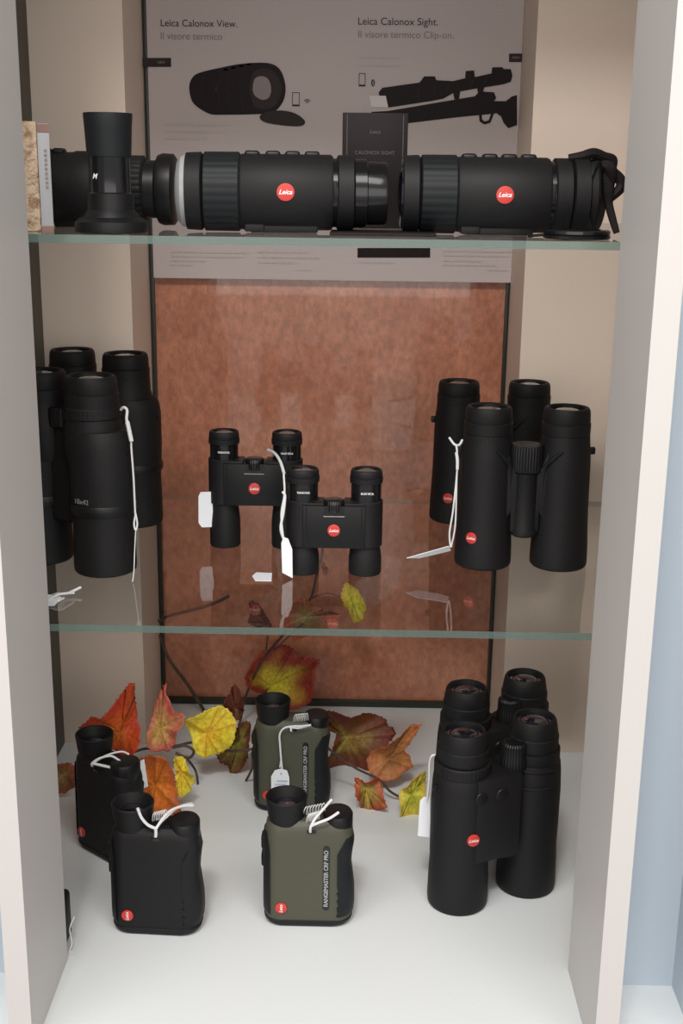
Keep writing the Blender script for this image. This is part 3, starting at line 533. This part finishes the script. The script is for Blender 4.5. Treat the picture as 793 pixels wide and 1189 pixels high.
# strap bundle
mb = MB()
def W(x, z, y=0): return (x, y, z)
mb.tube([(.060, -.010, .031), (.070, -.012, .0325), (.080, -.010, .0350), (.089, -.008, .0325), (.096, -.006, .0300), (.0965, -.006, .024)], [.003, .004, .0045, .004, .0045, .004], 8, .8)
mb.tube([(.093, -.006, .029), (.097, -.004, .021), (.1020, -.004, .0165), (.1055, -.004, .0120), (.1050, -.004, .0070), (.0990, -.004, .0005), (.0940, -.004, -.004)], [.004, .0045, .0045, .0045, .0045, .004, .003], 8, .8)
mb.tube([(.093, -.006, .020), (.095, -.006, .004), (.0960, -.006, -.006), (.0995, -.008, -.018), (.1035, -.010, -.0300)], [.005, .005, .0035, .0032, .0026], 8, .6)
for i in range(9):
    a = random.uniform(0, 6.28); mb.tube([(.086+.008*math.cos(a), -.004, .028+.004*math.sin(a)), (.094+.003*math.sin(a), -.010, .024), (.097, -.004, .012+.008*math.cos(a))], .0028, 7, .7)
mb.build('wrist_strap', M['box'], t)
# flat lens cap
c = empty('lens_cap', 'flat round black lens cap lying in front of the right thermal scope', 'lens cap', (.1985, .040, Z2))
mb = MB(); mb.lathe([(.0240, 0), (.0260, .0006), (.0265, .0030), (.0255, .0036), (.0262, .0044), (.0260, .0066), (.0245, .0074), (.010, .0070), (.0001, .0070)], Tz((0, 0, 0)), 56, closed=False); mb.build('cap_disc', M['gloss'], c)
mb = MB(); mb.tube([(-.026, 0, .003), (-.033, .003, .0022), (-.036, .010, .0014)], .0012, 6); mb.build('cap_tether', M['rubber'], c)
# black presentation box
bx = empty('presentation_box', 'tall matt black cardboard box standing behind the thermal scopes', 'box', (.0400, .215, Z2))
mb = MB(); mb.box((0, 0, .0505), (.0590, .026, .101), bev=.0008); mb.build('carton', M['box'], bx)
mb = MB(); mb.box((-.0253, -.0132, .0505), (.0008, .0006, .098)); mb.build('lid_seam', M['gloss'], bx)
mb = MB(); mb.box((.0253, -.0132, .0505), (.0008, .0006, .098)); mb.build('lid_seam', M['gloss'], bx)
letters('Leica', .0095, Tz((0, -.0133, .0845)) @ FRONT, M['boxink'], bx, shear=.35)
letters('CALONOX SIGHT', .0360, Tz((0, -.0133, .0665)) @ FRONT, M['boxink'], bx)
mb = MB(); mb.box((.0460, .075, Z2+.0012), (.085, .060, .0022), bev=.0004); tag(mb.build('instruction_card', M['box']), 'thin flat black card lying on the upper glass shelf in front of the black box', 'card')
# upright eyepiece
e_ = empty('scope_eyepiece', 'black eyepiece standing upright with flared blue-black rubber cup on upper glass shelf', 'eyepiece', (-.1700, .045, Z2))
mb = MB(); mb.lathe([(.0265, 0), (.0285, .0006), (.0290, .004), (.0285, .0085), (.0250, .0115), (.0225, .0120), (.0205, .0150), (.0185, .0175), (.0180, .0300)], Tz((0, 0, 0)), 56); mb.build('mount_flange', M['plastic'], e_)
mb = MB(); mb.lathe([(.0172, .027), (.0175, .030), (.0175, .0300), (.0163, .0310), (.0163, .0570), (.0172, .0585)], Tz((0, 0, 0)), 56); mb.build('tube', M['gloss'], e_)
mb = MB(); mb.lathe([(.0155, .0570), (.0172, .0580), (.0176, .0640), (.0184, .0800), (.0191, .0895), (.0188, .0905), (.0176, .0905), (.0160, .0700), (.010, .0690)], Tz((0, 0, 0)), 56, closed=False); mb.build('rubber_cup', M['bluerubber'], e_)
letters('M', .0050, Tz((-.0085, -.0140, .0430)) @ RZ(-.5) @ FRONT, M['white'], e_, shear=.3, bold=.02)
# dark scope body behind it
r_ = empty('night_vision_scope', 'plain black scope lying on its side behind the upright eyepiece', 'scope', (-.1910, .150, Z2+.0325))
A = RY(PI/2)
mb = MB(); mb.lathe([(.027, -.0640), (.0300, -.0620), (.0305, -.030), (.0315, -.028), (.0315, .004), (.0305, .006), (.0305, .014), (.029, .016)], A, 56); mb.build('body', M['rubber'], r_)
for x in (-.055, -.043, .010):
    mb = MB(); mb.box((x, 0, .0305), (.010, .016, .006), bev=.0025, seg=3); mb.build('top_button', M['rubber'], r_)
mb = MB(); mb.lathe([(.0270, .014), (.0285, .016), (.0285, .030), (.0262, .032)], A, 120, 30, .0009); mb.build('focus_ring', M['rubber'], r_)
mb = MB(); mb.lathe([(.0225, .030), (.0245, .031), (.0245, .041), (.0290, .043), (.0305, .047), (.0300, .056), (.027, .058)], A, 56); mb.build('objective_ring', M['plastic'], r_)
mb = MB(); mb.box((-.022, 0, -.0285), (.050, .030, .008), bev=.001); mb.build('mounting_foot', M['plastic'], r_)
# small carton at left
cs = empty('small_carton', 'small upright carton with cream embossed wrap and grey label at left of upper glass shelf', 'box', (-.2330, .0620, Z2), math.radians(24))
mb = MB(); mb.box((-.0098, .004, .0420), (.0200, .034, .0840), bev=.0012); mb.build('carton_body', M['wrap'], cs)
mb = MB(); mb.box((.0051, .002, .0412), (.0098, .032, .0824), bev=.0006); s_ = mb.build('label_slab', M['wrap2'], cs); s_['label'] = 'grey printed label side'
mb = MB(); mb.box((.0051, -.0143, .0790), (.0094, .0006, .0060)); mb.build('brown_band', M['wrap3'], s_)
mb = MB(); mb.box((.0051, -.0143, .0020), (.0094, .0006, .0040)); mb.build('brown_band', M['wrap3'], s_)
mb = MB()
for k in range(9): mb.box((.0062, -.0143, .034+k*.0035), (.0022, .0005, .0020))
mb.build('spine_print', M['ink3'], s_)

# ------------------------------------------------------------------ paper tags
def card(parent, pts, y, m='tag', th=.0004, name='card', ink=True, hole=None):
    mb = MB(); mb.prism(pts, y, y+th); o = mb.build(name, M[m], parent)
    return o
def price_tag(label, base, parts):
    t = empty('price_tag', label, 'price tag', base, 0, 'white price tags and strings')
    L = lambda q: (q[0]-base[0], q[1]-base[1], q[2]-base[2])
    for kind, arg in parts:
        if kind == 'string':
            mb = MB()
            for pts, r in arg:
                P = [L(q) for q in pts]
                mb.tube(P, r, 7)
            mb.build('string', M['string'], t)
        elif kind == 'card':
            pts3, th = arg
            P = [Vector(L(q)) for q in pts3]
            n = (P[1]-P[0]).cross(P[2]-P[1]).normalized()*th
            mb = MB(); k = len(P); V = [mb.bm.verts.new(v) for v in P]+[mb.bm.verts.new(v+n) for v in P]
            mb.bm.faces.new(V[:k]); mb.bm.faces.new(V[k:])
            for i in range(k): mb.bm.faces.new((V[i], V[(i+1) % k], V[k+(i+1) % k], V[k+i]))
            mb.build('card', M['tag'], t)
        elif kind == 'coil':
            x0, y0, z0, x1, z1_ = arg
            mb = MB()
            for k in range(7):
                a = x0+(x1-x0)*k/6-base[0]; z = z0+(z1_-z0)*k/6-base[2]; y = y0-base[1]
                mb.tube([(a-.001, y+.002, z-.004), (a, y-.001, z+.003), (a+.0022, y, z+.006), (a+.003, y+.002, z-.003)], .00045, 6)
            mb.build('clear_loop_fastener', M['clear'], t)
        elif kind == 'ink':
            mb = MB()
            for (c, d) in arg: mb.box(L(c), d)
            mb.build('handwriting', M['tagink'], t)
    return t
S = .00085
price_tag('white tag peeking out left of the rear compact binoculars', (-.1235, .225, .3436), [('card', ([(-.1288, .224, .3745), (-.1265, .224, .3790), (-.1150, .226, .3790), (-.1150, .226, .3425), (-.1260, .224, .3425), (-.1292, .224, .3470)], .0005))])
price_tag('white string and narrow tag at the left side of the front compact binoculars', (-.037, .132, .3225), [
    ('string', [([(-.0580, .206, .4270), (-.0500, .185, .4285), (-.0430, .160, .4260), (-.0385, .140, .4200)], .0014), ([(-.0395, .1340, .4040), (-.0372, .133, .4000), (-.0385, .1325, .3850), (-.0410, .132, .3700), (-.0385, .132, .3600)], .0013), ([(-.0385, .136, .4200), (-.0376, .133, .4020), (-.0405, .132, .3830), (-.0385, .132, .3600)], .0009)]),
    ('card', ([(-.0385, .1315, .3615), (-.0405, .130, .3560), (-.0395, .129, .3275), (-.0300, .129, .3225), (-.0305, .131, .3500), (-.0345, .132, .3600)], .0006))])
price_tag('white string with tag sticking out leftward beside the right front binoculars', (.1180, .152, .3440), [
    ('string', [([(.1135, .158, .4520), (.1180, .152, .4470), (.1225, .153, .4465), (.1255, .158, .4500)], .0011), ([(.1195, .152, .4460), (.1205, .150, .4400), (.1212, .150, .4230), (.1190, .151, .3850), (.1165, .152, .3620), (.1180, .152, .3480)], .0009), ([(.1210, .1505, .4300), (.1212, .150, .4100), (.1215, .151, .3700), (.1185, .152, .3480)], .0008), ([(.1198, .150, .4400), (.1210, .1495, .4330), (.1213, .1495, .4240)], .0015)]),
    ('card', ([(.0766, .145, .3385), (.0870, .143, .3425), (.1165, .150, .3495), (.1185, .152, .3445), (.1080, .152, .3415), (.0890, .149, .3375)], .0005))])
price_tag('pale tag hanging behind the left edge of the front rangefinder binoculars', (.0985, .112, .062), [
    ('string', [([(.1065, .098, .1600), (.1030, .097, .1590), (.1015, .100, .1500), (.1020, .105, .1300), (.1010, .110, .1060)], S)]),
    ('card', ([(.0945, .112, .1040), (.0980, .112, .1080), (.1040, .113, .1080), (.1060, .113, .0640), (.0935, .112, .0660)], .0005))])
price_tag('white paper tag on a string hanging on the rear green rangefinder', (-.0500, .265, .026), [
    ('string', [([(-.0165, .262, .1105), (-.0260, .262, .1090), (-.0360, .262, .1085), (-.0455, .2625, .1060), (-.0505, .2635, .0980), (-.0502, .2640, .0850), (-.0490, .2640, .0680), (-.0480, .2645, .0560)], .0011), ([(-.0165, .264, .1095), (-.0300, .262, .1065), (-.0400, .262, .1075)], .0009), ([(-.0385, .262, .1080), (-.0380, .261, .1030)], .0011), ([(-.0490, .2640, .0690), (-.0505, .2645, .0580)], S)]),
    ('card', ([(-.0600, .2640, .0470), (-.0560, .2640, .0545), (-.0490, .2640, .0565), (-.0425, .2640, .0545), (-.0400, .2640, .0460), (-.0400, .2640, .0250), (-.0600, .2640, .0250)], .0005)),
    ('ink', [((-.0478, .2632, .042), (.0120, .0004, .0009)), ((-.0500, .2632, .038), (.0130, .0004, .0007)), ((-.0490, .2632, .034), (.0110, .0004, .0007)), ((-.0490, .2632, .051), (.0018, .0006, .0018))]),
    ('coil', (-.0350, .270, .1130, -.0230, .1145))])
price_tag('white knotted string looped on top of the front green rangefinder', (-.0080, .055, .105), [
    ('string', [([(-.0090, .054, .1020), (-.0085, .0525, .1080), (-.0040, .055, .1160), (.0040, .062, .1230), (.0100, .070, .1265)], .0013), ([(-.0085, .053, .1085), (-.0020, .051, .1130), (.0080, .052, .1170), (.0170, .056, .1215)], .0013)]),
    ('coil', (-.0150, .066, .1150, .0010, .1190)), ('coil', (-.0120, .058, .1120, -.0040, .1150))])
price_tag('white string tied in a loose bow on the front black rangefinder', (-.150, .040, .104), [
    ('string', [([(-.1640, .036, .1330), (-.1610, .036, .1240), (-.1560, .036, .1170), (-.1500, .037, .1130), (-.1470, .038, .1125)], .0014), ([(-.1490, .038, .1130), (-.1485, .038, .1080), (-.1490, .0385, .1030)], .0015), ([(-.1475, .038, .1130), (-.1430, .042, .1190), (-.1370, .050, .1230), (-.1270, .060, .1225), (-.1180, .066, .1200)], .0013), ([(-.1475, .038, .1135), (-.1400, .046, .1190), (-.1300, .060, .1220), (-.1200, .072, .1190)], .0010)]),
    ('coil', (-.1520, .045, .1180, -.1420, .1210))])
price_tag('white string looped over the rear black rangefinder beneath the orange leaf', (-.218, .165, .11), [
    ('string', [([(-.2330, .163, .1080), (-.2325, .160, .1125), (-.2260, .164, .1160), (-.2150, .167, .1175), (-.2060, .166, .1130), (-.1990, .160, .1110)], .0012), ([(-.2320, .161, .1120), (-.2250, .160, .1110), (-.2120, .158, .1090), (-.1990, .154, .1070)], .0014), ([(-.2300, .162, .1130), (-.2200, .170, .1165), (-.2060, .176, .1180), (-.1980, .176, .1150)], .0010)]),
    ('card', ([(-.1945, .214, .0560), (-.1945, .214, .0880), (-.1905, .217, .0890), (-.1875, .219, .0560)], .0005))])
price_tag('long white twisted string hanging down the left front binoculars', (-.176, .130, .37), [
    ('string', [([(-.1860, .137, .4775), (-.1825, .133, .4805), (-.1795, .132, .4780), (-.1800, .131, .4700), (-.1780, .131, .4630)], .0013), ([(-.1800, .131, .4700), (-.1770, .131, .4560), (-.1765, .131, .4400), (-.1755, .131, .4150), (-.1752, .131, .3900), (-.1750, .131, .3780)], .0009), ([(-.1795, .131, .4680), (-.1762, .1305, .4500)], .0020), ([(-.1750, .131, .3800), (-.1765, .131, .3720), (-.1750, .130, .3660), (-.1735, .131, .3720), (-.1748, .131, .3820)], .0009), ([(-.1750, .131, .3670), (-.1755, .125, .3500), (-.1757, .118, .3300), (-.1757, .110, .3226)], .0005)])])
price_tag('small white tag lying flat in the middle of the lower glass shelf', (-.058, .134, Z1), [('card', ([(-.0680, .1345, Z1+.0004), (-.0650, .1455, Z1+.0004), (-.0500, .1445, Z1+.0004), (-.0490, .1210, Z1+.0004), (-.0640, .1210, Z1+.0004)], .0005))])
price_tag('crumpled white tag and string at the front left corner of the lower glass shelf', (-.232, .055, Z1), [
    ('string', [([(-.2400, .066, Z1+.002), (-.2330, .062, Z1+.005), (-.2260, .070, Z1+.003), (-.2160, .078, Z1+.006)], .0012), ([(-.2400, .050, Z1+.002), (-.2300, .055, Z1+.007), (-.2200, .068, Z1+.004)], .0011), ([(-.2360, .045, Z1+.001), (-.2290, .050, Z1+.003), (-.2270, .060, Z1+.002)], .0010)]),
    ('card', ([(-.2480, .040, Z1+.001), (-.2310, .042, Z1+.001), (-.2280, .056, Z1+.004), (-.2440, .058, Z1+.006)], .0005))])
price_tag('grey tag with white string on the floor behind the left upright', (-.226, .012, 0), [
    ('string', [([(-.2225, .022, .0300), (-.2265, .018, .0190), (-.2240, .014, .0080), (-.2262, .010, .0010)], .0006)]),
    ('card', ([(-.2300, .012, .0012), (-.2240, .014, .0012), (-.2195, .002, .0012), (-.2290, .001, .0012)], .0005))])

# ------------------------------------------------------------------ leaf garland
PAL = {'red': [(.62, .17, .02), (.60, .10, .018), (.50, .045, .018)], 'pink': [(.74, .50, .12), (.76, .40, .16), (.72, .16, .12)], 'orange': [(.72, .20, .02), (.66, .17, .02), (.42, .10, .03)],
       'yellow': [(.80, .52, .03), (.78, .60, .035), (.72, .60, .05)], 'yellowred': [(.68, .58, .04), (.56, .44, .04), (.28, .035, .02)], 'brown': [(.16, .045, .02), (.12, .03, .016), (.13, .03, .018)],
       'greenbrown': [(.30, .28, .04), (.22, .17, .03), (.13, .03, .014)], 'brownleaf': [(.38, .32, .06), (.17, .065, .022), (.17, .028, .014)], 'tan': [(.22, .09, .03), (.42, .17, .05), (.46, .15, .05)],
       'redgreen': [(.45, .38, .05), (.30, .16, .04), (.52, .03, .02)], 'limegreen': [(.50, .50, .04), (.62, .56, .06), (.60, .42, .05)], 'brownred': [(.27, .19, .06), (.24, .11, .045), (.36, .09, .045)]}
gl = empty('leaf_garland', 'artificial autumn leaf garland in red, orange and yellow lying behind the rangefinders', 'garland', (0, .36, 0))
def leaf(n, Y, base, outline, ck):
    rnd = random.Random(sum(map(ord, n))*13+5)
    pts = []
    k = len(outline)
    for i in range(k):
        a = Vector(outline[i]); b_ = Vector(outline[(i+1) % k]); L = (b_-a).length; m_ = max(2, int(L/.0022))
        nrm = Vector((b_.y-a.y, a.x-b_.x)).normalized()
        for j in range(m_):
            q = a.lerp(b_, j/m_)
            if j: q = q+nrm*(rnd.uniform(-.0009, .0009)+(.0005 if j % 2 else -.0005))
            pts.append(q)
    # lobes -> veins
    rads = [Vector(q).length for q in outline]; mx_ = max(rads)
    tips = [math.atan2(q[1], q[0]) for i, q in enumerate(outline) if rads[i] >= rads[i-1]*.98 and rads[i] >= rads[(i+1) % k]*.98 and rads[i] > .35*mx_]
    if len(tips) < 4: tips += [rnd.uniform(-PI, PI) for _ in range(4-len(tips))]
    ph = rnd.uniform(0, 6.28); am = rnd.uniform(.12, .22)*mx_; tw = rnd.uniform(-.25, .25); nl = rnd.choice((2, 3))
    c0, c1, c2 = PAL[ck]; NR = 12
    bm = bmesh.new(); lay = bm.verts.layers.float_color.new('leafcol')
    def colr(t, q):
        nz = noise.noise(Vector((q.x*45+ph, q.y*45, ph)))*.35
        u = min(1, max(0, t*(1.2 if ck == 'yellowred' else 1)+nz))
        c = [c0[i]+(c1[i]-c0[i])*min(1, u*2) for i in range(3)] if u < .5 else [c1[i]+(c2[i]-c1[i])*(u-.5)*2 for i in range(3)]
        an = math.atan2(q.y, q.x); d = min(abs((an-a_+PI) % (2*PI)-PI) for a_ in tips)*q.length
        # side veins
        d2 = 1
        for a_ in tips:
            da = (an-a_+PI) % (2*PI)-PI
            if abs(da) < .55: d2 = min(d2, abs(((q.length-abs(da)*q.length*1.1)*110) % 1-.5)/110*2.2)
        dark = .55 if ck in ('yellow', 'yellowred', 'limegreen', 'pink', 'orange', 'red') else 1.5
        vein = [x*dark for x in c] if ck != 'yellow' else (.60, .27, .03)
        f = max(0, 1-d/.0011)*.9 if t < .95 else 0
        f = max(f, max(0, 1-d2/.0009)*.35)
        return [c[i]*(1-f)+vein[i]*f for i in range(3)]
    def pos(q, t):
        an = math.atan2(q.y, q.x)
        y = am*(t**1.6)*math.sin(nl*an+ph)+tw*q.x*.6-.3*mx_*t*t*.3
        d = min(abs((an-a_+PI) % (2*PI)-PI) for a_ in tips); y += -.0022*math.exp(-(d*q.length/.004)**2)*min(1, t*3)
        return Vector((q.x, y, q.y))
    ctr = bm.verts.new((0, 0, 0)); ctr[lay] = (*colr(0, Vector((1e-4, 0))), 1)
    rows = []
    for i in range(1, NR+1):
        t = i/NR; row = []
        for q in pts:
            qq = q*t; v = bm.verts.new(pos(qq, t)); v[lay] = (*colr(t, qq), 1); row.append(v)
        rows.append(row)
    N = len(pts)
    for j in range(N): 
        f = bm.faces.new((ctr, rows[0][j], rows[0][(j+1) % N])); f.smooth = True
    for i in range(NR-1):
        for j in range(N):
            f = bm.faces.new((rows[i][j], rows[i+1][j], rows[i+1][(j+1) % N], rows[i][(j+1) % N])); f.smooth = True
    me = bpy.data.meshes.new('leaf'); bm.to_mesh(me); bm.free(); me.materials.append(M['leaf'])
    o = bpy.data.objects.new('leaf', me); col.objects.link(o); o.parent = gl; o.location = (base[0], Y-.36, base[1])
    s = o.modifiers.new('thick', 'SOLIDIFY'); s.thickness = .0005
    return o
for L_ in DATA['leaves']:
    o = leaf(*L_); o['label'] = {'red': 'red orange leaf', 'pink': 'pink and yellow leaf', 'orange': 'orange leaf', 'yellow': 'bright yellow leaf', 'yellowred': 'yellow leaf with red rim', 'brown': 'dark brown leaf', 'greenbrown': 'green and brown leaf', 'brownleaf': 'large brown leaf with green veins', 'tan': 'folded tan leaf with red tip', 'redgreen': 'green leaf with red tip', 'limegreen': 'lime yellow leaf', 'brownred': 'brown leaf with red tip'}[L_[4]]
for n, r, pts in DATA['stems']:
    mb = MB(); mb.tube([(x, y-.36, z) for x, y, z in pts], r, 8); mb.build('stem', M['stem'], gl)
# twigs running back from the big stems down to the board
for q0, q1 in (((-.085, .31, .052), (-.095, .34, .001)), ((-.160, .31, .045), (-.150, .33, .001)), ((-.040, .36, .05), (-.035, .37, .001))):
    mb = MB(); mb.tube([(q0[0], q0[1]-.36, q0[2]), ((q0[0]+q1[0])/2+.004, (q0[1]+q1[1])/2-.36, (q0[2]+q1[2])/2), (q1[0], q1[1]-.36, q1[2])], .0014, 7)
    mb.build('stem', M['stem'], gl)

# ------------------------------------------------------------------ light
def area(name, loc, target, sx, sy, power, colr):
    l = bpy.data.lights.new(name, 'AREA'); l.shape = 'RECTANGLE'; l.size = sx; l.size_y = sy; l.energy = power; l.color = colr
    o = bpy.data.objects.new(name, l); col.objects.link(o); o.location = loc
    o.rotation_euler = (Vector(target)-Vector(loc)).to_track_quat('-Z', 'Y').to_euler(); return o
area('ceiling_lamp', (-.22, -1.5, 2.3), (0, .2, .3), .32, .16, 22, (1, .965, .92))
area('ceiling_panel_lamp', (-.15, -1.35, 2.35), (0, .2, .3), 3.0, .9, 52, (1, .965, .92))
area('front_fill', (.0, -2.3, .85), (0, .3, .25), 4.2, 1.2, 30, (1, .95, .90))  # added frontal fill, no such source seen; lifts the deep back walls
w = bpy.data.worlds.new('world'); scn.world = w; w.use_nodes = True
w.node_tree.nodes['Background'].inputs[0].default_value = (1, .965, .94, 1); w.node_tree.nodes['Background'].inputs[1].default_value = .62

# ------------------------------------------------------------------ camera
cam = bpy.data.cameras.new('camera'); cam.sensor_width = 36; cam.sensor_fit = 'AUTO'; cam.lens = 1408.433/1189*36; cam.clip_start = .01
co = bpy.data.objects.new('camera', cam); col.objects.link(co)
fw = Vector((-.010666637, .964023339, -.265603510)); rt = Vector((.999812322, .014578046, .012759402)); up = Vector((-.016172342, .265417562, .963997911))
m4 = Matrix.Identity(4)
for i in range(3): m4[i][0] = rt[i]; m4[i][1] = up[i]; m4[i][2] = -fw[i]
m4.translation = (.026838, -.943325, .682448); co.matrix_world = m4
scn.camera = co
vs = scn.view_settings; vs.view_transform = 'Standard'; vs.look = 'None'; vs.exposure = 0; vs.gamma = 1; vs.use_curve_mapping = False
